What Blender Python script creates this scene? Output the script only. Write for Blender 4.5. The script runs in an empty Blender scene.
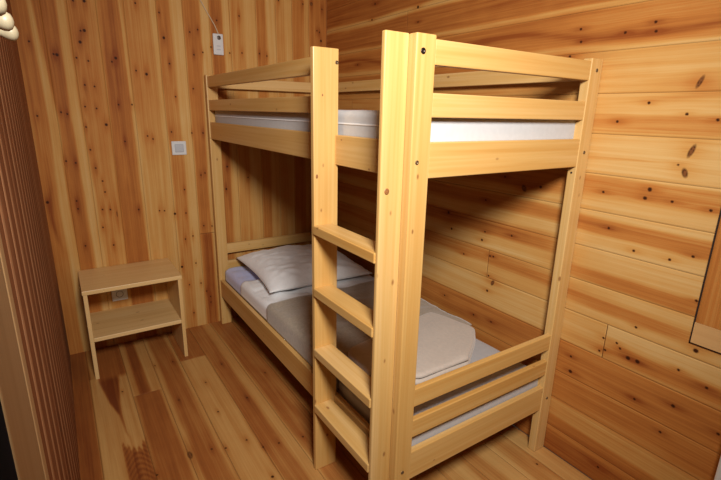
import bpy, bmesh, math, random
import numpy as np
from mathutils import Vector, Matrix, noise

# ------------------------------------------------------------------ camera, light, exposure
C = bpy.context.scene.collection
scn = bpy.context.scene
cd = bpy.data.cameras.new('camera')
cam = bpy.data.objects.new('camera', cd)
C.objects.link(cam)
cam.location = (3.0368, -1.7011, 1.4647)
cam.rotation_mode = 'XYZ'
cam.rotation_euler = (1.2975, -0.021, 0.9885)
cd.sensor_width = 36.0
cd.lens = 453.54 / 721.0 * 36.0
cd.clip_start = 0.01
scn.camera = cam

w = bpy.data.worlds.new('world')
w.use_nodes = True
w.node_tree.nodes['Background'].inputs[0].default_value = (1.0, 0.85, 0.7, 1)
w.node_tree.nodes['Background'].inputs[1].default_value = 0.05
scn.world = w

ld = bpy.data.lights.new('ceiling_spot', 'SPOT')      # the room's ceiling spot, aimed at the bunk
ld.energy = 262
ld.color = (1.0, 0.95, 0.88)
ld.shadow_soft_size = 0.2
ld.spot_size = math.radians(108)
ld.spot_blend = 1.0
lamp = bpy.data.objects.new('ceiling_spot', ld)
lamp.location = (3.16, -1.52, 2.10)
lamp.rotation_euler = (Vector((1.05, -.42, 1.0)) - Vector(lamp.location)).to_track_quat('-Z', 'Y').to_euler()
C.objects.link(lamp)

scn.view_settings.view_transform = 'Standard'
scn.view_settings.look = 'None'
scn.view_settings.gamma = 1.0
scn.view_settings.use_curve_mapping = False
scn.view_settings.exposure = 0.0

R = math.radians
random.seed(7)

# ------------------------------------------------------------------ helpers
def nn(nt, t, **k):
    n = nt.nodes.new(t)
    for a, b in k.items():
        setattr(n, a, b)
    return n

def new_mat(name):
    m = bpy.data.materials.new(name)
    m.use_nodes = True
    nt = m.node_tree
    return m, nt, nt.nodes['Principled BSDF']

def ramp(nt, stops):
    r = nn(nt, 'ShaderNodeValToRGB')
    e = r.color_ramp.elements
    while len(e) < len(stops):
        e.new(0.5)
    for i, (p, c) in enumerate(stops):
        e[i].position = p
        e[i].color = (c[0], c[1], c[2], 1)
    return r

def math_node(nt, op, a, b=None, c=None):
    n = nn(nt, 'ShaderNodeMath', operation=op)
    for i, v in enumerate((a, b, c)):
        if v is None:
            continue
        if isinstance(v, (int, float)):
            n.inputs[i].default_value = v
        else:
            nt.links.new(v, n.inputs[i])
    return n.outputs[0]

def board_mat(name, stops, rough=0.5, fine=0.30, broad=0.26, coat=0.0, spec=0.12):
    """planks: colour from per-board tone, knots and streaks stored on the mesh, plus grain noise"""
    m, nt, b = new_mat(name)
    L = nt.links.new
    g = nn(nt, 'ShaderNodeAttribute', attribute_name='grain')
    t = nn(nt, 'ShaderNodeAttribute', attribute_name='tone')
    k = nn(nt, 'ShaderNodeAttribute', attribute_name='knot')
    gp = nn(nt, 'ShaderNodeAttribute', attribute_name='gap')
    def noise_at(sc, detail, rough_, dist):
        mp = nn(nt, 'ShaderNodeVectorMath', operation='MULTIPLY')
        mp.inputs[1].default_value = sc
        L(g.outputs['Vector'], mp.inputs[0])
        n = nn(nt, 'ShaderNodeTexNoise')
        n.inputs['Scale'].default_value = 1.0
        n.inputs['Detail'].default_value = detail
        n.inputs['Roughness'].default_value = rough_
        n.inputs['Distortion'].default_value = dist
        L(mp.outputs[0], n.inputs['Vector'])
        return n.outputs['Fac']
    n1 = noise_at((1.6, 130, 1), 4, 0.7, 0.3)
    n2 = noise_at((1.2, 30, 1), 2, 0.5, 0.8)
    n3 = noise_at((9, 9, 1), 2, 0.5, 0.0)
    a = math_node(nt, 'MULTIPLY_ADD', n1, fine * 2, t.outputs['Fac'])
    a = math_node(nt, 'MULTIPLY_ADD', n2, broad * 2, a)
    a = math_node(nt, 'MULTIPLY_ADD', n3, 0.16, a)
    a = math_node(nt, 'SUBTRACT', a, fine + broad + 0.08)
    r = ramp(nt, stops)
    L(a, r.inputs[0])
    # knots
    kr = nn(nt, 'ShaderNodeMapRange')
    kr.inputs['From Min'].default_value = 0.75
    kr.inputs['From Max'].default_value = 1.35
    kr.inputs['To Min'].default_value = 1.0
    kr.inputs['To Max'].default_value = 0.0
    L(k.outputs['Fac'], kr.inputs['Value'])
    mx = nn(nt, 'ShaderNodeMix', data_type='RGBA')
    L(kr.outputs[0], mx.inputs['Factor'])
    L(r.outputs[0], mx.inputs[6])
    hb = nn(nt, 'ShaderNodeAttribute', attribute_name='heart')
    mh = nn(nt, 'ShaderNodeMix', data_type='RGBA')
    L(hb.outputs['Fac'], mh.inputs['Factor'])
    mh.inputs[6].default_value = (0.045, 0.012, 0.004, 1)
    mh.inputs[7].default_value = (0.19, 0.070, 0.022, 1)
    L(mh.outputs[2], mx.inputs[7])
    mg = nn(nt, 'ShaderNodeMix', data_type='RGBA')
    L(gp.outputs['Fac'], mg.inputs['Factor'])
    L(mx.outputs[2], mg.inputs[6])
    mg.inputs[7].default_value = (0.11, 0.04, 0.012, 1)
    L(mg.outputs[2], b.inputs['Base Color'])
    b.inputs['Roughness'].default_value = rough
    b.inputs['Specular IOR Level'].default_value = spec
    return m

WALL_STOPS = [(0.0, (0.62, 0.40, 0.160)), (0.3, (0.56, 0.30, 0.088)), (0.62, (0.45, 0.172, 0.038)), (1.0, (0.25, 0.066, 0.014))]
FLOOR_STOPS = [(0.0, (0.58, 0.335, 0.115)), (0.35, (0.46, 0.215, 0.060)), (0.65, (0.33, 0.112, 0.027)), (1.0, (0.18, 0.045, 0.013))]

def pine_mat(name, axis, stops, rough=0.42, knots=True, coat=0.12):
    """lacquered pine of one member, grain along the given axis"""
    m, nt, b = new_mat(name)
    L = nt.links.new
    tc = nn(nt, 'ShaderNodeTexCoord')
    oi = nn(nt, 'ShaderNodeObjectInfo')
    def scaled(along, across):
        s = [across] * 3
        s[axis] = along
        mp = nn(nt, 'ShaderNodeVectorMath', operation='MULTIPLY_ADD')
        mp.inputs[1].default_value = s
        L(tc.outputs['Object'], mp.inputs[0])
        sc = nn(nt, 'ShaderNodeVectorMath', operation='SCALE')
        cmb = nn(nt, 'ShaderNodeCombineXYZ')
        for i in range(3):
            L(oi.outputs['Random'], cmb.inputs[i])
        L(cmb.outputs[0], sc.inputs[0])
        sc.inputs['Scale'].default_value = 61.0
        L(sc.outputs[0], mp.inputs[2])
        return mp.outputs[0]
    def noise_of(v, detail, dist=0.0):
        n = nn(nt, 'ShaderNodeTexNoise')
        n.inputs['Scale'].default_value = 1.0
        n.inputs['Detail'].default_value = detail
        n.inputs['Distortion'].default_value = dist
        L(v, n.inputs['Vector'])
        return n.outputs['Fac']
    a = math_node(nt, 'MULTIPLY', noise_of(scaled(1.6, 110), 4, 0.3), 0.75)
    a = math_node(nt, 'MULTIPLY_ADD', noise_of(scaled(0.7, 20), 2, 0.5), 0.75, a)
    a = math_node(nt, 'MULTIPLY_ADD', oi.outputs['Random'], 0.16, a)
    a = math_node(nt, 'SUBTRACT', a, 0.47)
    r = ramp(nt, stops)
    L(a, r.inputs[0])
    out = r.outputs[0]
    if knots:
        v = nn(nt, 'ShaderNodeTexVoronoi')
        v.inputs['Scale'].default_value = 1.0
        v.inputs['Randomness'].default_value = 1.0
        L(scaled(9, 17), v.inputs['Vector'])
        # only some cells carry a knot
        sep = nn(nt, 'ShaderNodeSeparateColor')
        L(v.outputs['Color'], sep.inputs[0])
        lim = math_node(nt, 'MULTIPLY', math_node(nt, 'GREATER_THAN', sep.outputs[0], 0.35), 1.0)
        rad = math_node(nt, 'MULTIPLY_ADD', sep.outputs[1], 0.045, 0.035)
        q = math_node(nt, 'DIVIDE', v.outputs['Distance'], rad)
        kr = nn(nt, 'ShaderNodeMapRange')
        kr.inputs['From Min'].default_value = 0.7
        kr.inputs['From Max'].default_value = 1.7
        kr.inputs['To Min'].default_value = 1.0
        kr.inputs['To Max'].default_value = 0.0
        L(q, kr.inputs['Value'])
        f = math_node(nt, 'MULTIPLY', math_node(nt, 'MULTIPLY', kr.outputs[0], lim), 0.8)
        mx = nn(nt, 'ShaderNodeMix', data_type='RGBA')
        L(f, mx.inputs['Factor'])
        L(out, mx.inputs[6])
        mx.inputs[7].default_value = (0.24, 0.09, 0.024, 1)
        out = mx.outputs[2]
    L(out, b.inputs['Base Color'])
    b.inputs['Roughness'].default_value = rough
    b.inputs['Coat Weight'].default_value = coat
    b.inputs['Coat Roughness'].default_value = 0.3
    return m

PINE = [(0.0, (0.68, 0.45, 0.195)), (0.35, (0.60, 0.360, 0.118)), (0.7, (0.52, 0.265, 0.062)), (1.0, (0.42, 0.18, 0.045))]
PX = pine_mat('lacquered_pine_x', 0, PINE)
PY = pine_mat('lacquered_pine_y', 1, PINE)
PZ = pine_mat('lacquered_pine_z', 2, PINE)

def plain(name, col, rough=0.5, metal=0.0, var=0.0, scale=40, bump=0.0, sheen=0.0):
    m, nt, b = new_mat(name)
    b.inputs['Roughness'].default_value = rough
    b.inputs['Metallic'].default_value = metal
    b.inputs['Base Color'].default_value = (*col, 1)
    tc = nn(nt, 'ShaderNodeTexCoord')
    n = nn(nt, 'ShaderNodeTexNoise')
    n.inputs['Scale'].default_value = scale
    n.inputs['Detail'].default_value = 4
    nt.links.new(tc.outputs['Object'], n.inputs['Vector'])
    if var:
        r = ramp(nt, [(0.3, [c * (1 - var) for c in col]), (0.7, [min(1, c * (1 + var)) for c in col])])
        nt.links.new(n.outputs['Fac'], r.inputs[0])
        nt.links.new(r.outputs[0], b.inputs['Base Color'])
    if bump:
        bp = nn(nt, 'ShaderNodeBump')
        bp.inputs['Strength'].default_value = bump
        bp.inputs['Distance'].default_value = 0.004
        nt.links.new(n.outputs['Fac'], bp.inputs['Height'])
        nt.links.new(bp.outputs[0], b.inputs['Normal'])
    if sheen:
        b.inputs['Sheen Weight'].default_value = sheen
    return m

def link(name, me, mat, parent=None):
    o = bpy.data.objects.new(name, me)
    C.objects.link(o)
    if mat is not None and not me.materials:
        me.materials.append(mat)
    if parent is not None:
        o.parent = parent
    return o

def tag(o, label=None, cat=None, group=None, kind=None):
    if label: o['label'] = label
    if cat: o['category'] = cat
    if group: o['group'] = group
    if kind: o['kind'] = kind
    return o

def empty(name, loc=(0, 0, 0)):
    o = bpy.data.objects.new(name, None)
    o.location = loc
    o.empty_display_size = 0.05
    C.objects.link(o)
    return o

def box_bm(x0, x1, y0, y1, z0, z1, bevel=0.0, seg=2):
    bm = bmesh.new()
    bmesh.ops.create_cube(bm, size=1)
    bmesh.ops.scale(bm, vec=(x1 - x0, y1 - y0, z1 - z0), verts=bm.verts)
    bmesh.ops.translate(bm, vec=((x0 + x1) / 2, (y0 + y1) / 2, (z0 + z1) / 2), verts=bm.verts)
    if bevel:
        bmesh.ops.bevel(bm, geom=bm.edges[:], offset=bevel, segments=seg, profile=0.5, affect='EDGES')
    return bm

def box(name, x0, x1, y0, y1, z0, z1, mat, parent=None, bevel=0.003, seg=2):
    """mesh placed so that its own origin is at its centre"""
    cx, cy, cz = (x0 + x1) / 2, (y0 + y1) / 2, (z0 + z1) / 2
    bm = box_bm(x0 - cx, x1 - cx, y0 - cy, y1 - cy, z0 - cz, z1 - cz, bevel, seg)
    me = bpy.data.meshes.new(name)
    for f in bm.faces:
        f.smooth = False
    bm.to_mesh(me); bm.free()
    o = link(name, me, mat, parent)
    p = Vector((cx, cy, cz))
    if parent is not None:
        p -= parent.location
    o.location = p
    return o

def cyl_bm(bm, p0, p1, r0, r1=None, seg=16, cap=True):
    r1 = r0 if r1 is None else r1
    p0, p1 = Vector(p0), Vector(p1)
    d = (p1 - p0)
    q = Vector((0, 0, 1)).rotation_difference(d.normalized()).to_matrix().to_4x4()
    mtx = Matrix.Translation((p0 + p1) / 2) @ q
    bmesh.ops.create_cone(bm, cap_ends=cap, segments=seg, radius1=r0, radius2=r1, depth=d.length, matrix=mtx)

def lathe(name, prof, origin, axis, mat, parent=None, seg=24):
    """prof: list of (distance along axis, radius)"""
    bm = bmesh.new()
    q = Vector((0, 0, 1)).rotation_difference(Vector(axis).normalized()).to_matrix()
    rings = []
    for d, r in prof:
        rings.append([bm.verts.new(q @ Vector((max(r, 1e-5) * math.cos(2 * math.pi * i / seg), max(r, 1e-5) * math.sin(2 * math.pi * i / seg), d))) for i in range(seg)])
    for a, b in zip(rings, rings[1:]):
        for i in range(seg):
            bm.faces.new((a[i], a[(i + 1) % seg], b[(i + 1) % seg], b[i]))
    bm.faces.new(rings[0][::-1]); bm.faces.new(rings[-1])
    for f in bm.faces: f.smooth = True
    bmesh.ops.recalc_face_normals(bm, faces=bm.faces)
    me = bpy.data.meshes.new(name); bm.to_mesh(me); bm.free()
    o = link(name, me, mat, parent)
    p = Vector(origin)
    if parent is not None: p -= parent.location
    o.location = p
    return o

# ------------------------------------------------------------------ planked surfaces
def smooth_noise(u, seed):
    r = np.random.RandomState(seed)
    s = np.zeros_like(u)
    for f in (0.7, 1.7, 3.9):
        s += np.sin(u * f * 2 * np.pi + r.rand() * 6.28) / (1 + f)
    return s

def planks(name, u0, u1, seams, to3d, tone_at, knots, mat, step=0.005, joints=(), groove=0.0014, depth=0.004, flip=False):
    """u runs along the boards, v across; seams lists the board edges. One mesh, boards as its surface pattern."""
    us = np.arange(u0, u1 + step * 0.5, step)
    us[-1] = u1
    extra = []
    for (uj, va, vb) in joints:
        extra += [uj - 0.0018, uj - 0.0006, uj + 0.0006, uj + 0.0018]
    us = np.array(sorted(set(np.round(np.concatenate([us, extra]), 5))))
    vs, bid, gap = [], [], []
    for i, (a, b) in enumerate(zip(seams, seams[1:])):
        n = max(3, int((b - a) / step))
        inner = np.linspace(a + groove, b - groove, n)
        vs += [a] + list(inner)
        bid += [i] + [i] * n
        gap += [1.0] + [0.0] * n
    vs.append(seams[-1]); bid.append(len(seams) - 2); gap.append(1.0)
    vs, bid, gap = np.array(vs), np.array(bid), np.array(gap)
    U, V = np.meshgrid(us, vs, indexing='ij')
    G = np.tile(gap, (len(us), 1)).astype(float)
    B = np.tile(bid, (len(us), 1)).astype(float)
    for (uj, va, vb) in joints:
        msk = (np.abs(U - uj) < 0.001) & (V > va) & (V < vb)
        G[msk] = 1.0
        B[(U > uj) & (V > va) & (V < vb)] += 0.37
    T = tone_at(U, V)
    K = np.full(U.shape, 9.0)
    W = np.zeros(U.shape)
    KB = np.zeros(U.shape)
    rs = np.random.RandomState(3)
    for k in knots:
        ku, kv, s = k[:3]; sh = 0.0
        ru, rv = 0.0052, 0.0048
        ru *= s ** 0.6; rv *= s ** 0.6
        if len(k) > 3: ru, rv = k[3], k[4]
        if len(k) > 5: sh = k[5]
        du, dv = U - ku, V - kv
        near = (np.abs(du) < 0.25) & (np.abs(dv) < 0.06)
        if not near.any(): continue
        big = len(k) > 3
        d = np.sqrt(((du[near] - sh * dv[near]) / ru) ** 2 + (dv[near] / rv) ** 2)
        K[near] = np.minimum(K[near], d)
        if ru >= .0095 or sh: KB[near] = np.maximum(KB[near], (d < .75) * 1.0)
        T[near] += 0.22 * np.exp(-(du[near] / (4.5 * ru + .01)) ** 2 - (dv[near] / (1.7 * rv + .002)) ** 2) + 0.05 * np.exp(-(du[near] / .10) ** 2 - (dv[near] / .02) ** 2)
        W[near] += np.sign(dv[near]) * -0.006 * np.exp(-(du[near] / 0.045) ** 2) * np.exp(-np.abs(dv[near]) / 0.02)
    P = to3d(U, V, -depth * G)
    nu, nv = U.shape
    idx = np.arange(nu * nv).reshape(nu, nv)
    q = np.stack([idx[:-1, :-1], idx[1:, :-1], idx[1:, 1:], idx[:-1, 1:]], -1).reshape(-1, 4)
    if flip: q = q[:, ::-1]
    me = bpy.data.meshes.new(name)
    me.vertices.add(nu * nv)
    me.vertices.foreach_set('co', P.reshape(-1).astype(np.float32))
    me.loops.add(q.size)
    me.loops.foreach_set('vertex_index', q.reshape(-1).astype(np.int32))
    me.polygons.add(len(q))
    me.polygons.foreach_set('loop_start', np.arange(0, q.size, 4, dtype=np.int32))
    me.update(calc_edges=True)
    for nm, arr in (('tone', T), ('knot', K), ('gap', G), ('heart', KB)):
        at = me.attributes.new(nm, 'FLOAT', 'POINT')
        at.data.foreach_set('value', arr.reshape(-1).astype(np.float32))
    at = me.attributes.new('grain', 'FLOAT_VECTOR', 'POINT')
    gr = np.stack([U, V + W, B * 7.31], -1)
    at.data.foreach_set('vector', gr.reshape(-1).astype(np.float32))
    me.validate()
    return link(name, me, mat)

def bands(V, table, soft=0.004, default=0.5):
    """table of (from, to, tone): step tones with softened edges"""
    T = np.full(V.shape, default)
    for a, b, t in table:
        wgt = 1 / (1 + np.exp(-np.clip((V - a) / soft, -30, 30))) * 1 / (1 + np.exp(-np.clip((b - V) / soft, -30, 30)))
        T = T * (1 - wgt) + t * wgt
    return T

def box_mask(U, V, ua, ub, va, vb, su=0.02, sv=0.003):
    f = lambda x, s: 1 / (1 + np.exp(-np.clip(x / s, -30, 30)))
    return f(U - ua, su) * f(ub - U, su) * f(V - va, sv) * f(vb - V, sv)

# knots (along, across, size) read as positions on the boards, metres
KNOTS_HEAD_WALL =[ (-1.744,1.782,1),(-1.646,1.729,1),(-1.631,1.727,2),(-1.508,1.857,1),(-1.490,1.860,2),(-1.517,1.800,2),(-1.544,1.719,1),(-1.490,1.707,1),(-1.354,1.732,2),(-1.375,1.711,1),(-1.524,2.001,1),(-1.473,2.006,2),(-1.522,1.581,1),(-1.476,1.575,1),(-1.535,1.466,1),(-1.480,1.457,1),(-1.652,1.434,1),(-1.624,1.425,1),(-1.761,1.413,1),(-1.367,1.481,1),(-1.442,1.369,2),(-1.544,1.356,1),(-1.356,1.274,1),(-1.538,1.230,1),(-1.224,2.029,1),(-1.103,1.996,1),(-1.089,1.863,2),(-1.070,1.723,1),(-1.256,1.672,1),(-1.202,1.656,2),(-.939,1.910,1),(-.892,1.928,1),(-.924,1.784,1),(-.870,1.802,1),(-.773,1.993,1),(-.818,1.837,1),(-1.297,1.483,1),(-1.231,1.304,1),(-1.202,1.286,1),(-1.051,1.536,1),(-1.093,1.327,1),(-.943,1.587,1),(-.972,1.320,1),(-.903,1.320,1),(-1.663,1.171,1),(-1.618,1.159,1),(-1.524,1.126,1),(-1.498,1.049,1),(-1.493,.984,1),(-1.780,.947,2),(-1.641,.943,1),(-1.640,.897,1),(-1.518,.881,1),(-1.477,.877,1),(-1.528,.773,1),(-1.631,.673,1),(-1.484,.657,1),(-1.045,.966,1),(-.935,1.053,1),(-.908,1.065,1),(-1.324,.862,1),(-1.206,.843,1),(-1.177,.840,1),(-1.116,.814,2),(-1.048,.812,1),(-1.016,.653,1),(-1.065,.638,1),(-.941,.714,1),(-.887,.706,1),(-1.102,.451,2),(-1.011,.462,1),(-.630,2.035,1),(-.360,2.160,1),(-.120,2.171,3),(-.184,2.162,1),(-.038,2.148,1),(-.078,2.008,1),(-.058,2.000,1),(-.046,1.945,2),(-.702,1.812,1),(-.622,1.819,1),(-.504,1.825,1),(-.453,1.814,1),(-1.065,.316,1),(-.988,.313,1),(-.954,.247,1),(-.931,.202,1),(-.931,.159,1),(-1.051,.105,1) ]
KNOTS_SIDE_WALL =[ (2.371,1.580,4),(2.232,1.518,1),(2.353,1.483,1),(2.440,1.467,1),(2.136,1.454,1),(2.388,1.369,5),(2.358,1.322,.7),(2.382,1.298,4),(2.287,1.230,2),(2.277,1.198,2),(2.363,1.200,1),(2.128,1.197,1),(2.476,1.191,1),(2.171,1.066,1),(2.273,1.004,1),(2.392,1.004,1),(2.457,1.033,1),(2.331,.724,1),(2.224,.632,1),(2.217,.573,1),(2.238,.586,1),(2.276,.634,1),(2.291,.618,1),(2.325,.594,2),(2.359,.596,2),(2.490,.630,1),(2.578,.609,1),(2.525,.721,2),(2.494,.890,1),(2.107,.493,1),(2.115,.426,2),(2.375,.445,1),(2.499,.491,1.5),(2.479,.369,1),(2.638,.469,1),(2.295,.073,1),(1.777,1.160,3),(1.859,1.177,1.5),(1.569,1.072,1),(1.326,.964,2),(1.357,.882,1.5),(1.583,.917,1),(1.569,.872,1.5),(1.741,.934,1),(1.668,1.197,1),(1.629,.805,1),(1.649,.808,1),(1.458,.769,1),(1.632,.704,1),(1.661,.676,3),(1.633,.625,1.5),(1.343,.496,1),(1.561,.466,1),(1.677,.473,1),(1.951,1.739,1),(2.112,1.752,1),(2.213,1.744,1),(2.207,1.773,1),(1.943,1.784,1),(1.913,1.691,1),(.587,2.091,1.5),(.559,2.008,1.5),(.987,2.011,2),(.993,1.938,1),(.407,1.763,1),(.566,1.646,1) ]
KNOTS_FLOOR =[ (.396,-1.381,1),(.404,-1.282,1),(.581,-1.575,1),(.814,-1.337,1),(.724,-1.175,1),(1.016,-1.193,1),(.980,-1.030,1),(.581,-1.042,1),(1.289,-1.143,1),(1.372,-1.096,1),(1.386,-1.025,1),(1.406,-.913,1),(1.263,-1.295,1),(1.250,-1.386,3),(1.295,-1.529,1),(1.557,-1.128,1.5),(1.290,-1.240,1),(.804,-.858,1) ]
# ------------------------------------------------------------------ the room
YL = -1.795         # plane of the boarded wall on the left hand side
XB = 3.95           # wall behind the camera
ZC = 2.36

M_WALL = board_mat('wall_pine_boards', WALL_STOPS, 0.6)
M_FLOOR = board_mat('floor_pine_boards', FLOOR_STOPS, 0.42, spec=0.3)

# head wall: vertical boards, x = 0
# boundaries between pale and red wood at heights .95, 1.4 and 2.0 m, with the tone to the right of each
HEAD_EDGES = [((-2, -2, -2), .62), ((-1.724, -1.713, -1.734), .24), ((-1.676, -1.671, -1.709), .66), ((-1.593, -1.610, -1.609), .16), ((-1.538, -1.562, -1.569), .44),
    ((-1.423, -1.420, -1.396), .68), ((-1.297, -1.301, -1.313), .16), ((-1.269, -1.283, -1.300), .44), ((-1.135, -1.145, -1.153), .18), ((-1.105, -1.117, -1.115), .52),
    ((-1.031, -1.037, -1.044), .16), ((-.968, -.970, -.976), .64), ((-.891, -.885, -.872), .16), ((-.818, -.818, -.818), .70), ((-.738, -.738, -.738), .24), ((-.688, -.688, -.688), .46),
    ((-.60, -.60, -.591), .26), ((-.518, -.518, -.518), .62), ((-.45, -.45, -.45), .28), ((-.38, -.38, -.38), .46), ((-.324, -.324, -.324), .26), ((-.266, -.266, -.266), .64), ((-.176, -.176, -.176), .3), ((-.139, -.139, -.139), .68)]
def head_tone(U, V):
    Vw = V + 0.003 * smooth_noise(U * 0.8 + V * 0.2, 4)
    T = np.full(V.shape, .62)
    for (a, b, c), t in HEAD_EDGES:
        e = np.interp(U, [.95, 1.4, 2.0], [a, b, c])
        wgt = 1 / (1 + np.exp(-np.clip((Vw - e) / .0025, -30, 30)))
        T = T * (1 - wgt) + t * wgt
    T += 0.08 * box_mask(U, V, 1.45, 2.6, -1.8, -1.0)
    T -= 0.12 * box_mask(U, V, .1, 1.25, -1.27, -1.13, .1)
    T += 0.25 * box_mask(U, V, -1, .66, -.955, -.88, 0.004)           # redder end board above the floor
    T += 0.34 * np.exp(-((V + 1.752 + .02 * np.sin(U * 9)) / .010) ** 2 - ((U - .86) / .16) ** 2)
    T += 0.15 * (1 - U / 1.2).clip(0, 1) * box_mask(U, V, -1, 3, -1.41, -1.29)
    return T
head_seams = [-1.80, -1.673, -1.555, -1.421, -1.285, -1.118, -.972, -.818, -.69, -.52, -.383, -.266, -.14, 0.0]
KNH = [(z, y, s) for (y, z, s) in KNOTS_HEAD_WALL]
KNH += [(.877 - .03, -1.445, 1, .022, .003), (1.1, -.76, 1.5), (.95, -.775, 1.5), (1.02, -.62, 1)]
wl = planks('wall_head', 0.0, ZC, head_seams, lambda U, V, D: np.stack([D, V, U], -1), head_tone, KNH, M_WALL, joints=[(.66, -.972, -.872)], groove=.0008, depth=.002, flip=True)
tag(wl, kind='structure')

# side wall along the bed: horizontal boards, y = 0
SIDE_A = [(2.13, 2.40, .7), (2.02, 2.14, .72), (1.985, 2.02, .22), (1.86, 1.985, .68), (1.84, 1.86, .2), (1.715, 1.84, .62), (1.695, 1.715, .12), (1.555, 1.697, .27),
    (1.477, 1.555, .20), (1.42, 1.477, .46), (1.408, 1.42, .22), (1.255, 1.408, .10), (1.185, 1.255, .48), (1.121, 1.185, .16), (1.095, 1.121, .12),
    (1.035, 1.095, .66), (.965, 1.035, .14), (.893, .965, .18), (.837, .893, .60), (.781, .837, .22), (.735, .781, .56), (.648, .735, .18),
    (.60, .648, .24), (.551, .60, .34), (.472, .551, .60), (.401, .472, .58), (.312, .401, .50), (.27, .312, .52), (.18, .27, .30), (.10, .18, .62), (-.02, .10, .72)]
SIDE_B = [(2.13, 2.40, .75), (2.02, 2.14, .78), (1.985, 2.02, .25), (1.86, 1.985, .75), (1.84, 1.86, .3), (1.72, 1.84, .70), (1.695, 1.72, .3), (1.62, 1.697, .62), (1.551, 1.62, .5),
    (1.408, 1.551, .45), (1.261, 1.408, .5), (1.16, 1.261, .62), (1.12, 1.16, .4), (1.105, 1.12, .14), (1.04, 1.105, .62), (.98, 1.04, .22), (.905, .98, .66),
    (.83, .905, .22), (.76, .83, .55), (.692, .76, .30), (.63, .692, .14), (.548, .63, .2), (.42, .548, .68), (.262, .42, .6), (.12, .262, .5), (-.02, .12, .7)]
def side_tone(U, V):
    Vw = V + 0.006 * smooth_noise(U * 0.7, 9) * (V * 0 + 1)
    A = bands(Vw, SIDE_A); Bt = bands(Vw, SIDE_B)
    wgt = 1 / (1 + np.exp(-np.clip((U - 2.0) / 0.06, -30, 30)))
    T = A * wgt + Bt * (1 - wgt)
    T = .42 + (T - .42) * 1.12
    T += .10 * (U > 2.0) * np.clip((.55 - V) / .1, 0, 1)
    T += 0.38 * box_mask(U, V, 2.31, 2.9, .565, .625, .05, .006)
    T -= 0.1 * box_mask(U, V, 2.231, 2.9, .625, .69, .002, .003)
    T += 0.3 * np.exp(-((V - 1.535 - 0.06 * (U - 2.3)) / .012) ** 2) * box_mask(U, V, 2.24, 2.6, 1.4, 1.7, .05)
    T += 0.18 * np.exp(-((V - 1.575) / .02) ** 2) * box_mask(U, V, 2.28, 2.7, 1.5, 1.7, .04)
    T += 0.25 * np.exp(-((V - 1.765 - .03 * np.sin(U * 5)) / .013) ** 2)
    T += 0.2 * np.exp(-((V - 1.33 + .01 * np.sin(U * 4)) / .005) ** 2) * box_mask(U, V, 2.05, 2.35, 1.2, 1.4, .05)
    return T
side_seams = [0.0, .125, .270, .401, .548, .692, .833, .975, 1.121, 1.261, 1.408, 1.551, 1.697, 1.842, 2.005, 2.14, 2.28, ZC]
SPECIAL = {(2.371, 1.580): (.0065, .018, .35), (2.388, 1.369): (.0075, .020, .30), (2.382, 1.298): (.0085, .014, -.25), (1.661, .676): (.0085, .014, .3), (1.777, 1.160): (.011, .013, -.3), (2.287, 1.23): (.0068, .0075, 0), (2.277, 1.198): (.0069, .006, 0)}
KNS = [(a, b, s) + SPECIAL.get((a, b), ()) for (a, b, s) in KNOTS_SIDE_WALL]
ws = planks('wall_side', 0.0, XB, side_seams, lambda U, V, D: np.stack([U, -D, V], -1), side_tone, KNS, M_WALL, groove=.0009, depth=.002,
            joints=[(2.231, .548, .692), (1.62, .692, .833), (.9, 1.842, 2.005), (.35, 1.408, 1.551)], flip=True)
tag(ws, kind='structure')

# floor: boards along x
FLOOR_T = [(-1.80, -1.71, .80), (-1.71, -1.633, .22), (-1.633, -1.545, .70), (-1.545, -1.52, .28), (-1.52, -1.40, .68), (-1.40, -1.364, .24), (-1.364, -1.264, .62),
    (-1.264, -1.228, .26), (-1.228, -1.094, .18), (-1.094, -1.003, .62), (-1.003, -.94, .24), (-.94, -.80, .62), (-.80, -.70, .4), (-.70, -.62, .2), (-.62, -.50, .5),
    (-.50, -.40, .3), (-.40, -.30, .55), (-.30, -.2, .2), (-.2, -.1, .5), (-.1, .01, .3)]
def floor_tone(U, V):
    T = bands(V + 0.004 * smooth_noise(U, 2), FLOOR_T)
    far = box_mask(U, V, -.1, .66, -1.533, -1.39, .002)
    T = T * (1 - far) + far * bands(V, [(-1.54, -1.50, .25), (-1.50, -1.445, .85), (-1.445, -1.38, .25)])
    T += (.60 - .12) * box_mask(U, V, -.1, .425, -1.243, -1.097, .002)
    # board between -1.68 and -1.533: pale, with a pointed red wedge far off and a toothed red patch near
    b = 1 / (1 + np.exp(-(V + 1.682) / .002)) * 1 / (1 + np.exp((V + 1.533) / .002))
    lo = np.interp(U, [0, .425, .655, .79, .94, 1.0], [-1.69, -1.672, -1.642, -1.612, -1.602, -1.59])
    hi = np.interp(U, [0, .45, .68, .79, .94, 1.0], [-1.57, -1.577, -1.597, -1.60, -1.598, -1.59])
    sg = lambda x: 1 / (1 + np.exp(-np.clip(x / .002, -30, 30)))
    wedge = sg(V - lo) * sg(hi - V)
    sky = np.interp(V, [-1.66, -1.62, -1.59, -1.555, -1.533], [1.04, 1.03, 1.08, 1.09, 1.02]) + .018 * np.sin(V * 330)
    near = 1 / (1 + np.exp(-np.clip((U - sky) / .006, -30, 30))) * sg(V + 1.628)
    tb = .14 + (.95 - .14) * np.clip(wedge + near * (.74 + .14 * np.sin(U * 170 + 7 * np.cos((V + 1.58) * 45))), 0, 1)
    tb = tb + (.72 - tb) * np.clip((.43 - U) / .05, 0, 1) * (V > -1.672)
    T = T * (1 - b) + tb * b
    pale = 1 / (1 + np.exp(-np.clip((V + 1.715) / .002, -30, 30))) * (1 - sg(V + 1.682)) * (U > .37)
    T = T * (1 - pale) + .14 * pale
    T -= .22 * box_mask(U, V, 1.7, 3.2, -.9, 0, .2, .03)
    return T
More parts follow.
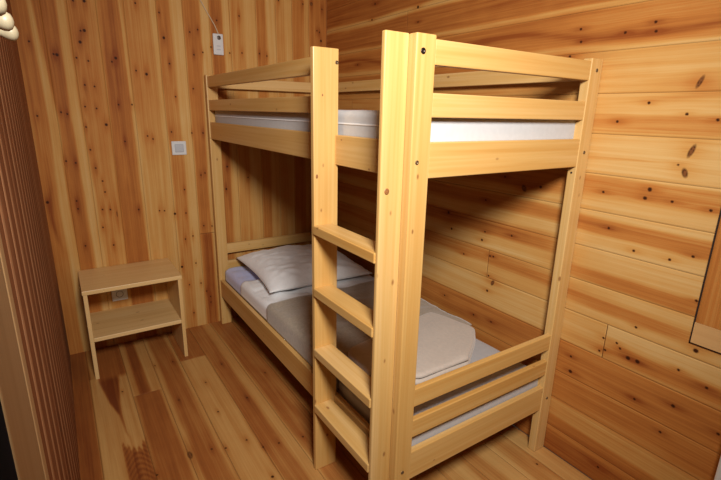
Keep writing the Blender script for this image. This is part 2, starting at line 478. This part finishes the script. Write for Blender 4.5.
floor_seams = [-1.80, -1.715, -1.533, -1.39, -1.245, -1.095, -.95, -.805, -.66, -.515, -.37, -.225, -.10, 0.0]
rsf = np.random.RandomState(11)
KNF = [(a, b, s) for (a, b, s) in KNOTS_FLOOR] + [(rsf.uniform(1.5, 3), rsf.uniform(-.7, -.02), 1) for _ in range(16)]
KNF[13] = (1.250, -1.386, 3, .022, .009)
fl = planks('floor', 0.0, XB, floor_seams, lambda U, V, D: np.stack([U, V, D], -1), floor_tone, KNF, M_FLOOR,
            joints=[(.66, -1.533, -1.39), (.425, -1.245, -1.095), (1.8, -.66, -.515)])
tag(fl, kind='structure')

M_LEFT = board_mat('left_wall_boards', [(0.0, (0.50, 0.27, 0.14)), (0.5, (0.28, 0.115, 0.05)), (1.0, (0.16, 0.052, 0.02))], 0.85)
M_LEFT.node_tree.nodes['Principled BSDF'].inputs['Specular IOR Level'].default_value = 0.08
# boarded wall on the left hand side, y = YL, seen almost edge-on
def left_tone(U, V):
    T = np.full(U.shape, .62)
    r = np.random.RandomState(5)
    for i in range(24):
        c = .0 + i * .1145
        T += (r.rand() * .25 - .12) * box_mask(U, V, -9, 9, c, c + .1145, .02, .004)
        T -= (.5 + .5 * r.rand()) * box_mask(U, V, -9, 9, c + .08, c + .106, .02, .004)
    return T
left_seams = [i * .1145 for i in range(23)]
left_seams = [s for s in left_seams if s < 2.22] + [2.262]
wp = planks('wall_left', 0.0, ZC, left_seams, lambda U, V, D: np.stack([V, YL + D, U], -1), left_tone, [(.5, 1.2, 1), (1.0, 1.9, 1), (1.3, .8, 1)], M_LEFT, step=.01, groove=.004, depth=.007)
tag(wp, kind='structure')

# ceiling, wall behind the camera, door side
ceil_m = pine_mat('ceiling_pine', 0, WALL_STOPS, 0.6, False, 0.0)
ce = box('ceiling', -0.1, XB + .1, YL - .1, 0.1, ZC, ZC + .05, ceil_m, bevel=0)
tag(ce, kind='structure')
bk = box('wall_back', XB, XB + .08, YL - .1, 0.1, 0, ZC, ceil_m, bevel=0)
tag(bk, kind='structure')

# doorway in the left wall: casing boards, black panel painted for the opening's darkness
M_CAS2 = pine_mat('door_trim_pine', 2, [(0, (.50, .32, .15)), (1, (.40, .24, .10))], .7, False, 0.0)
M_CAS = pine_mat('door_casing_pine', 2, [(0, (.38, .24, .11)), (.5, (.33, .195, .08)), (1, (.26, .145, .055))], .7, False, 0.0)
M_DARK = plain('doorway_darkness', (.010, .012, .018), .9, var=.3, scale=15)
M_DARK.node_tree.nodes['Principled BSDF'].inputs['Specular IOR Level'].default_value = 0.02
t1 = box('trim_1', 2.262, 2.302, YL, YL + .015, 0.0, 2.10, M_CAS2, bevel=.003); tag(t1, kind='structure')
d1 = empty('door_1', (2.62, YL, 0)); tag(d1, kind='structure')
box('door_casing', 2.309, 2.505, YL - .03, YL + .015, 0.0, 2.10, M_CAS, d1, bevel=.003)
box('doorway_dark_panel', 2.505, 3.50, YL - .03, YL + .0135, 0.005, 2.05, M_DARK, d1, bevel=.002)
box('door_casing', 3.50, 3.69, YL - .03, YL + .015, 0.0, 2.10, M_CAS, d1, bevel=.003)
box('door_casing', 2.505, 3.50, YL - .03, YL + .015, 2.05, 2.17, M_CAS, d1, bevel=.003)
we = box('wall_left_end', 3.69, XB, YL - .05, YL, 0, ZC, ceil_m, bevel=0); tag(we, kind='structure')
we2 = box('wall_left_over_door', 2.262, 3.69, YL - .08, YL - .03, 2.1, ZC, ceil_m, bevel=0); tag(we2, kind='structure')

# ------------------------------------------------------------------ bunk bed
W, LN, H = .88, 2.05, 1.670
XH = .027
bed = empty('bunk_bed', (1.0, -.44, 0))
tag(bed, 'tall lacquered pine bunk bed with ladder in the corner of two boarded walls', 'bunk bed')
PD = .036            # post thickness along x
PW = .069            # post width along y
posts = {}
for nm, (x0, x1) in (('head', (XH, XH + PD)), ('foot', (LN - PD, LN))):
    for sd, (y0, y1) in (('front', (-W, -W + PW)), ('wall', (-PW - .002, -.002))):
        posts[nm, sd] = box('post', x0, x1, y0, y1, 0.0, H, PZ, bed, bevel=.004, seg=3)

ENDZ = [('guard_rail', 1.594, 1.660, .022), ('guard_rail', 1.456, 1.522, .022), ('bed_rail', 1.285, 1.388, .024),
        ('end_rail', .515, .583, .022), ('end_rail', .394, .462, .022), ('bed_rail', .220, .333, .024)]
for nm, z0, z1, t in ENDZ:
    box(nm, LN - .003 - t, LN - .003, -W + PW - .001, -PW + .001, z0, z1, PY, bed, bevel=.003)
    box(nm, XH + .006, XH + .006 + t, -W + PW - .001, -PW + .001, z0, z1, PY, bed, bevel=.003)
XS0, XS1 = 1.601, 1.6226        # far ladder stile
XR0, XR1 = 2.002, 2.0190        # near ladder stile
SY0 = -.960
for nm, z0, z1, t in (('guard_rail', 1.597, 1.660, .022), ('guard_rail', 1.460, 1.522, .022)):
    box(nm, XH + PD - .001, XS0 + .001, -W + .0075, -W + .0075 + t, z0, z1, PX, bed, bevel=.003)
box('bed_rail', XH + PD - .001, XS0 + .001, -W + .0075, -W + .0325, 1.286, 1.389, PX, bed, bevel=.003)
box('bed_rail', XS1 - .001, LN - PD + .001, -W + .0065, -W + .0325, 1.284, 1.388, PX, bed, bevel=.003)
box('bed_rail', XH + PD - .001, LN - PD + .001, -W + .0075, -W + .0325, .213, .335, PX, bed, bevel=.003)
for nm, z0, z1 in (('guard_rail', 1.597, 1.660), ('guard_rail', 1.456, 1.522), ('bed_rail', 1.286, 1.389), ('bed_rail', .213, .335)):
    if nm == 'guard_rail' and z0 < 1.5: continue
    box(nm, XH + PD - .001, LN - PD + .001, -.046, -.022, z0, z1, PX, bed, bevel=.003)
# ladder
box('ladder_stile', XS0, XS1, SY0, -.862, 0.0, 1.671, PZ, bed, bevel=.003)
box('ladder_stile', XR0, XR1, SY0, -W + .0005, 0.0, 1.671, PZ, bed, bevel=.004)
for z in (.323, .576, .829, 1.070):
    box('ladder_rung', XS1 - .001, XR0 + .004, SY0 - .005, -.884, z - .033, z, PX, bed, bevel=.003)
# slats carrying the mattresses
for zb in (1.300, .232):
    for i in range(13):
        x = .14 + i * .145
        box('slat', x, x + .075, -W + .0325, -.046, zb, zb + .016, PY, bed, bevel=.002)
# bolts
M_BOLT = plain('dark_bolt_steel', (.05, .035, .028), .35, .8)
M_BOLT2 = plain('brown_plug', (.16, .10, .05), .4, .6)
def bolt(p, ax, m, r=.0065):
    lathe('bolt', [(-.004, r), (.0012, r), (.0022, r * .8), (.0022, r * .45), (.0006, r * .42)], p, ax, m, bed, 16)
bolt((LN, -.857, 1.626), (1, 0, 0), M_BOLT, .0085)
bolt((LN, -.858, 1.333), (1, 0, 0), M_BOLT2)
bolt((LN, -.034, 1.630), (1, 0, 0), M_BOLT2)
bolt((LN, -.036, 1.338), (1, 0, 0), M_BOLT2)
bolt((LN, -.036, .27), (1, 0, 0), M_BOLT2)
bolt((LN - PD * .5, -PW - .002, 1.262), (0, -1, 0), M_BOLT, .004)
bolt((XS1, -.870, 1.627), (1, 0, 0), M_BOLT2)
bolt((LN, -.848, .27), (1, 0, 0), M_BOLT2)

# big round knots on the stiles
M_KNOT, ntk, bk_ = new_mat('pine_knot')
tck = nn(ntk, 'ShaderNodeTexCoord')
wv = nn(ntk, 'ShaderNodeTexWave', wave_type='RINGS', rings_direction='X')
wv.inputs['Scale'].default_value = 90
wv.inputs['Distortion'].default_value = 1.0
ntk.links.new(tck.outputs['Object'], wv.inputs['Vector'])
rk = ramp(ntk, [(0, (.17, .06, .017)), (1, (.34, .15, .05))])
ntk.links.new(wv.outputs[0], rk.inputs[0]); ntk.links.new(rk.outputs[0], bk_.inputs['Base Color'])
bk_.inputs['Roughness'].default_value = .45
def knot(p, r, sq=1.3):
    o = lathe('wood_knot', [(-.002, r), (.0003, r), (.0004, r * .6), (.0004, 0)], p, (1, 0, 0), M_KNOT, bed, 20)
    o.scale = (1, 1, sq)
knot((XR1, -.937, 1.252), .0085, 1.1)
knot((XS1, -.948, 1.246), .0045, 1.7)
knot((XS1, -.925, 1.52), .0028, 1.5)
knot((XS1, -.905, .155), .0055, 1.2)

# ------------------------------------------------------------------ bedding
M_WHITE = plain('white_cotton', (.80, .81, .83), .85, var=.03, scale=60, bump=.12, sheen=.2)
M_MATT = plain('white_mattress_ticking', (.52, .53, .55), .8, var=.03, scale=50, bump=.1)
M_LILAC = plain('pale_lilac_cotton', (.50, .53, .78), .85, var=.04, scale=40, bump=.12, sheen=.2)
M_TAUPE = plain('taupe_wool', (.34, .285, .22), .95, var=.12, scale=90, bump=.4, sheen=.35)
M_FOLD = plain('beige_fleece', (.48, .415, .36), .95, var=.05, scale=80, bump=.3, sheen=.35)
M_SHEET = plain('light_grey_cotton', (.42, .41, .42), .85, var=.04, scale=40, bump=.12, sheen=.2)

def grid_mesh(name, nu, nv, fn, mat, parent=None, thick=0.0, loc=(0, 0, 0), sub=0):
    vs = [fn(i / (nu - 1), j / (nv - 1)) for i in range(nu) for j in range(nv)]
    fs = [(i * nv + j, (i + 1) * nv + j, (i + 1) * nv + j + 1, i * nv + j + 1) for i in range(nu - 1) for j in range(nv - 1)]
    me = bpy.data.meshes.new(name)
    me.from_pydata([tuple(Vector(v) - Vector(loc)) for v in vs], [], fs)
    for p in me.polygons: p.use_smooth = True
    o = link(name, me, mat, parent)
    o.location = loc
    if thick:
        m = o.modifiers.new('solid', 'SOLIDIFY'); m.thickness = thick; m.offset = -1
    return o

def nz(x, y, s, seed=0.0):
    return noise.noise(Vector((x * s, y * s, seed)))

def rounded_slab(name, x0, x1, y0, y1, z0, z1, r, mat, amp=.003, label=None, cat=None, nseg=60, seed=0.0):
    """mattress: closed slab with rounded edges and a slightly uneven skin"""
    bm = box_bm(x0, x1, y0, y1, z0, z1)
    bmesh.ops.bevel(bm, geom=bm.edges[:], offset=r, segments=4, profile=.5, affect='EDGES')
    bmesh.ops.subdivide_edges(bm, edges=[e for e in bm.edges if e.calc_length() > .1], cuts=24, use_grid_fill=True)
    for v in bm.verts:
        n = v.normal if v.normal.length else Vector((0, 0, 1))
        if v.co.z > z0 + r:
            v.co.z += amp * nz(v.co.x, v.co.y, 7, seed)
    c = Vector(((x0 + x1) / 2, (y0 + y1) / 2, z0))
    bmesh.ops.translate(bm, vec=-c, verts=bm.verts)
    for f in bm.faces: f.smooth = True
    me = bpy.data.meshes.new(name); bm.to_mesh(me); bm.free()
    o = link(name, me, mat); o.location = c
    return o

um = rounded_slab('mattress', XH + PD + .006, LN - .030, -W + .036, -.050, 1.316, 1.474, .022, M_MATT)
tag(um, 'white mattress lying on the upper bunk behind the guard rails', 'mattress')
um_pipe = box('piping', XH + PD + .03, LN - .05, -W + .0335, -W + .0365, 1.424, 1.429, M_WHITE, um, bevel=.001)
um_pipe.location = Vector(((XH + PD + LN - .02) / 2, -W + .035, 1.427)) - um.location
MT = .392
lm = rounded_slab('mattress', XH + PD + .006, LN - .030, -W + .044, -.050, .248, MT, .03, M_SHEET, .004, seed=3)
tag(lm, 'mattress in a pale grey fitted sheet on the lower bunk', 'mattress')

def drape(x0, x1, ztop, seedv, amp, skew=0.0, front_drop=.07, yfront=-W + .040, ywall=-.052, wr=8):
    """cloth lying over the mattress and tucked down behind the front rail"""
    def fn(a, b):
        s = b * (abs(ywall - yfront) + front_drop)
        span = abs(ywall - yfront) - .02
        x = x0 + (x1 - x0) * a + skew * (1 - b) * (1 - a)
        if s < span:
            y = ywall - s; z = ztop
        else:
            t = min((s - span) / .03, 1)
            ang = t * math.pi / 2
            y = ywall - span - .019 * math.sin(ang)
            z = ztop - .019 * (1 - math.cos(ang))
            if t >= 1: z -= (s - span - .03)
        w_ = amp * (nz(x, y, wr, seedv) + .5 * nz(x, y * .5, wr * 2.3, seedv + 5))
        edge = max(0, 1 - abs(a - 0) * 12) * .004 + max(0, 1 - abs(1 - a) * 12) * .002
        if s < span: z += w_ + edge
        else: y -= 0
        return (x, y, z)
    return fn
ls = grid_mesh('lilac_undersheet', 40, 70, drape(XH + PD + .02, .62, MT + .014, 1.0, .014, 0), M_LILAC, thick=.004)
tag(ls, 'pale lilac sheet at the head end of lower bunk, peeping from under the pillow', 'bed sheet')
ws_ = grid_mesh('turned_down_sheet', 50, 80, drape(.40, .95, MT + .026, 2.0, .015, .10, .075, wr=9), M_WHITE, thick=.006)
tag(ws_, 'rumpled white sheet between pillow and taupe blanket on lower bunk', 'bed sheet')
bl = grid_mesh('taupe_blanket', 80, 80, drape(.845, 1.60, MT + .042, 3.0, .010, 0, .09, yfront=-W + .037), M_TAUPE, thick=.008)
tag(bl, 'taupe brown blanket covering the middle of lower bunk', 'blanket')

# pillow
def pillow():
    nu = nv = 61
    cx, cy = .435, -.43
    hx, hy = .33, .35
    vs, fs = [], []
    for side in (1, -1):
        for i in range(nu):
            for j in range(nv):
                a, b = i / (nu - 1) * 2 - 1, j / (nv - 1) * 2 - 1
                pin = 1 - .07 * (1 - a * a) * abs(b) ** 3
                piny = 1 - .07 * (1 - b * b) * abs(a) ** 3
                x, y = a * hx * piny, b * hy * pin
                h = max(0, (1 - a ** 4)) ** .62 * max(0, (1 - b ** 4)) ** .62
                wr = .020 * nz(x, y, 5, 2.2) + .008 * nz(x * 1.4, y, 20, 7)
                rad = math.sin(9 * math.atan2(y - .3, x - .3) + 3 * nz(x, y, 4, 1)) * .011 * (abs(a) * .6 + abs(b) * .4)
                z = side * ((.078 if side > 0 else .05) * h ** 1.15) + (wr + rad) * h * (1 if side > 0 else .2)
                lift = .035 * max(0, -b) ** 2 * (0.0) + .012 * (1 - a) * .5
                vs.append((x, y, z + lift))
    for s in range(2):
        o = s * nu * nv
        for i in range(nu - 1):
            for j in range(nv - 1):
                q = (o + i * nv + j, o + (i + 1) * nv + j, o + (i + 1) * nv + j + 1, o + i * nv + j + 1)
                fs.append(q if s == 0 else q[::-1])
    me = bpy.data.meshes.new('pillow'); me.from_pydata(vs, [], fs)
    bm = bmesh.new(); bm.from_mesh(me)
    bmesh.ops.remove_doubles(bm, verts=bm.verts, dist=.0008)
    bm.to_mesh(me); bm.free()
    for p in me.polygons: p.use_smooth = True
    o = link('pillow', me, M_WHITE)
    o.location = (cx, cy, MT + .079)
    o.rotation_euler = (R(0), R(1), R(-2))
    return o
pw = pillow()
tag(pw, 'plump white pillow at the head of lower bunk', 'pillow')

# folded blanket at the foot
def folded():
    lay = empty('folded_blanket', (1.66, -.46, MT + .02))
    def bil(a, b):
        # a along back->front (x), b along y
        lft = Vector((1.55, -.785)).lerp(Vector((1.43, -.18)), b)
        ks = [(0, (1.78, -.825)), (.30, (1.885, -.63)), (.66, (1.885, -.37)), (1.0, (1.705, -.115))]
        for (b0, q0), (b1, q1) in zip(ks, ks[1:]):
            if b <= b1 + 1e-9:
                rgt = Vector(q0).lerp(Vector(q1), (b - b0) / (b1 - b0)); break
        p = lft.lerp(rgt, a)
        return p
    def layer(z0, z1, sc, seed, mat):
        n = 45
        vs, fs = [], []
        mid = bil(.5, .5)
        for side in (1, -1):
            for i in range(n):
                for j in range(n):
                    a, b = i / (n - 1), j / (n - 1)
                    A, B_ = a * 2 - 1, b * 2 - 1
                    # squircle corners
                    k = 1 - .07 * (A * A * B_ * B_) ** 3
                    p = mid + (bil(a, b) - mid) * k * sc
                    h = max(0, 1 - abs(A) ** 14) ** .5 * max(0, 1 - abs(B_) ** 14) ** .5
                    zc = (z0 + z1) / 2
                    z = zc + side * (z1 - z0) / 2 * h
                    if side > 0: z += .007 * nz(p.x, p.y, 7, seed) * h
                    vs.append((p.x - lay.location.x, p.y - lay.location.y, z - lay.location.z))
        for s in range(2):
            o = s * n * n
            for i in range(n - 1):
                for j in range(n - 1):
                    q = (o + i * n + j, o + (i + 1) * n + j, o + (i + 1) * n + j + 1, o + i * n + j + 1)
                    fs.append(q if s == 0 else q[::-1])
        me = bpy.data.meshes.new('fold'); me.from_pydata(vs, [], fs)
        bm = bmesh.new(); bm.from_mesh(me)
        bmesh.ops.remove_doubles(bm, verts=bm.verts, dist=.0006)
        bm.to_mesh(me); bm.free()
        for p in me.polygons: p.use_smooth = True
        return link('fold', me, mat, lay)
    zb = MT + .046
    layer(zb, zb + .030, 1.0, 1, M_FOLD)
    layer(zb + .027, zb + .054, .985, 2, M_FOLD)
    return lay
fb = folded()
tag(fb, 'thick beige blanket folded flat at the foot of lower bunk', 'blanket')

# ------------------------------------------------------------------ bedside shelf unit
NP = [(0.0, (0.76, 0.54, 0.27)), (0.4, (0.70, 0.47, 0.20)), (0.75, (0.54, 0.31, 0.10)), (1.0, (0.40, 0.21, 0.06))]
NY = pine_mat('shelf_pine_y', 1, NP, .45); NZ = pine_mat('shelf_pine_z', 2, NP, .45)
ns = empty('bedside_shelf', (.19, -1.4365, 0))
tag(ns, 'low open pine bedside stand with one shelf, on the floor left of the bunk bed', 'bedside table')
NX, NYA, NYB, NZT = .388, -1.689, -1.184, .528
box('top_board', .002, NX, NYA, NYB, NZT - .024, NZT, NY, ns, bevel=.003)
box('side_panel', .002, NX - .004, NYA + .004, NYA + .024, 0.0, NZT - .0235, NZ, ns, bevel=.002)
box('side_panel', .002, NX - .004, NYB - .024, NYB - .004, 0.0, NZT - .0235, NZ, ns, bevel=.002)
box('shelf_board', .002, NX - .006, NYA + .0235, NYB - .0235, .225, .248, NY, ns, bevel=.003)

# ------------------------------------------------------------------ wall fittings
M_PLAST = plain('white_plastic', (.62, .63, .64), .35)
M_PLAST2 = plain('grey_plastic', (.46, .48, .52), .3)
M_DK = plain('dark_socket', (.06, .05, .045), .4)
M_BRASS = plain('metal_button', (.12, .10, .09), .35, .7)

sw = empty('wall_switch', (0, -1.0575, 1.229))
tag(sw, 'square white switch plate on the boarded wall above the stand', 'light switch')
box('plate', 0.0, .009, -1.1005, -1.0145, 1.187, 1.271, M_PLAST, sw, bevel=.003)
box('rocker', .008, .013, -1.083, -1.032, 1.204, 1.254, M_PLAST2, sw, bevel=.004)

so = empty('wall_socket', (0, -1.487, .339))
tag(so, 'white power socket low on the wall inside the pine stand', 'power socket')
box('plate', 0.0, .009, -1.531, -1.443, .297, .381, M_PLAST, so, bevel=.003)
lathe('socket_well', [(.004, .021), (.0095, .021), (.0095, .0185), (.006, .017), (.006, 0)], (0, -1.487, .339), (1, 0, 0), M_DK, so)
for dy in (-.0095, .0095):
    lathe('socket_hole', [(.0055, .003), (.0066, .003), (.0066, 0)], (0, -1.487 + dy, .339), (1, 0, 0), M_BRASS, so, 10)

pl = empty('cord_switch', (0, -.775, 1.855))
tag(pl, 'small white box with round dark button hanging from a slanting cord above the head rail', 'cord switch')
bx = box('housing', 0.001, .016, -.806, -.744, 1.794, 1.916, M_PLAST, pl, bevel=.004)
lathe('button', [(.014, .012), (.0185, .012), (.0195, .009), (.0195, 0)], (0, -.771, 1.893), (1, 0, 0), M_BRASS, pl)
for (yy, zz) in ((-.775, 1.845), (-.775, 1.825)):
    box('label_strip', .0155, .0165, yy - .012, yy + .012, zz - .003, zz + .003, M_PLAST2, pl, bevel=0)
bmc = bmesh.new()
pts_ = [Vector((.006, -.768, 1.914)), Vector((.006, -.79, 1.965)), Vector((.006, -.83, 2.03)), Vector((.006, -.866, 2.094)), Vector((.006, -.90, 2.19)), Vector((.006, -.93, ZC))]
for a, b in zip(pts_, pts_[1:]): cyl_bm(bmc, a - pl.location, b - pl.location, .0032, seg=8)
mec = bpy.data.meshes.new('cord'); bmc.to_mesh(mec); bmc.free()
link('cord', mec, plain('cream_cord', (.55, .42, .26), .5), pl)

# coat pegs on the left wall
M_PEG = plain('cream_turned_wood', (.44, .38, .25), .4, var=.06, scale=120)
for (x, lab) in ((2.24, 'nearest and highest-looking of the three cream wooden coat pegs at top left'),
                 (2.09, 'middle one of the three cream wooden coat pegs at top left'),
                 (1.955, 'farthest and lowest-looking of the three cream wooden coat pegs at top left')):
    yt = -1.731 + (2.24 - x) * .01
    o = lathe('coat_peg', [(0, .012), (.003, .012), (.007, .008), (.030, .0072), (.040, .0085), (.046, .0125), (.052, .0142), (.057, .0142), (.062, .011), (.0645, .006), (.0655, 0)],
              (x, YL, 1.590), (0, 1, -.0), M_PEG)
    tag(o, lab, 'coat peg', 'coat pegs on the left wall')

# wooden shutter on the side wall
shm = board_mat('shutter_boards', WALL_STOPS, .5)
sh = empty('wooden_shutter', (2.75, 0, .95))
tag(sh, 'red-brown wooden hatch with pale bottom rail at the right edge, flush in the boarded wall', 'hatch')
def sh_tone(U, V):
    return bands(V, [(2.50, 2.54, .72), (2.54, 2.552, .5), (2.552, 2.60, .66), (2.60, 2.62, .35), (2.62, 3.0, .65)])
pn = planks('panel', .822, 1.36, [2.507, 2.64, 2.78, 2.93], lambda U, V, D: np.stack([V - 2.75, -.010 - D, U - .95], -1), sh_tone, [(1.1, 2.6, 1)], shm, step=.01)
pn.parent = sh
box('bottom_rail', 2.507, 2.93, -.0108, -.0005, .748, .8215, pine_mat('shutter_rail', 0, [(0, (.62, .38, .16)), (1, (.48, .24, .08))], .5, False), sh, bevel=.001)
gm = plain('dark_gap', (.02, .008, .004), .8)
box('rebate', 2.502, 2.507, -.006, -.0005, .743, 1.36, gm, sh, bevel=0)
box('rebate', 2.502, 2.93, -.006, -.0005, .743, .748, gm, sh, bevel=0)
box('backing', 2.507, 2.93, -.0098, -.0005, .8215, 1.36, gm, sh, bevel=0)

# white heater at the lower right
M_HEAT = plain('white_enamel', (.70, .70, .68), .4)
ht = empty('wall_heater', (2.9, -.03, .12))
tag(ht, 'white wall heater whose edge shows at the lower right corner of the picture', 'heater')
box('body', 2.671, 3.12, -.06, -.006, .12, .52, M_HEAT, ht, bevel=.006)
box('bracket', 2.80, 2.84, -.0065, 0.0, .2, .45, M_HEAT, ht, bevel=.001)
for i in range(10):
    box('grille_slot', 2.72, 3.07, -.0615, -.059, .40 + i * .010, .404 + i * .010, M_PLAST2, ht, bevel=0)
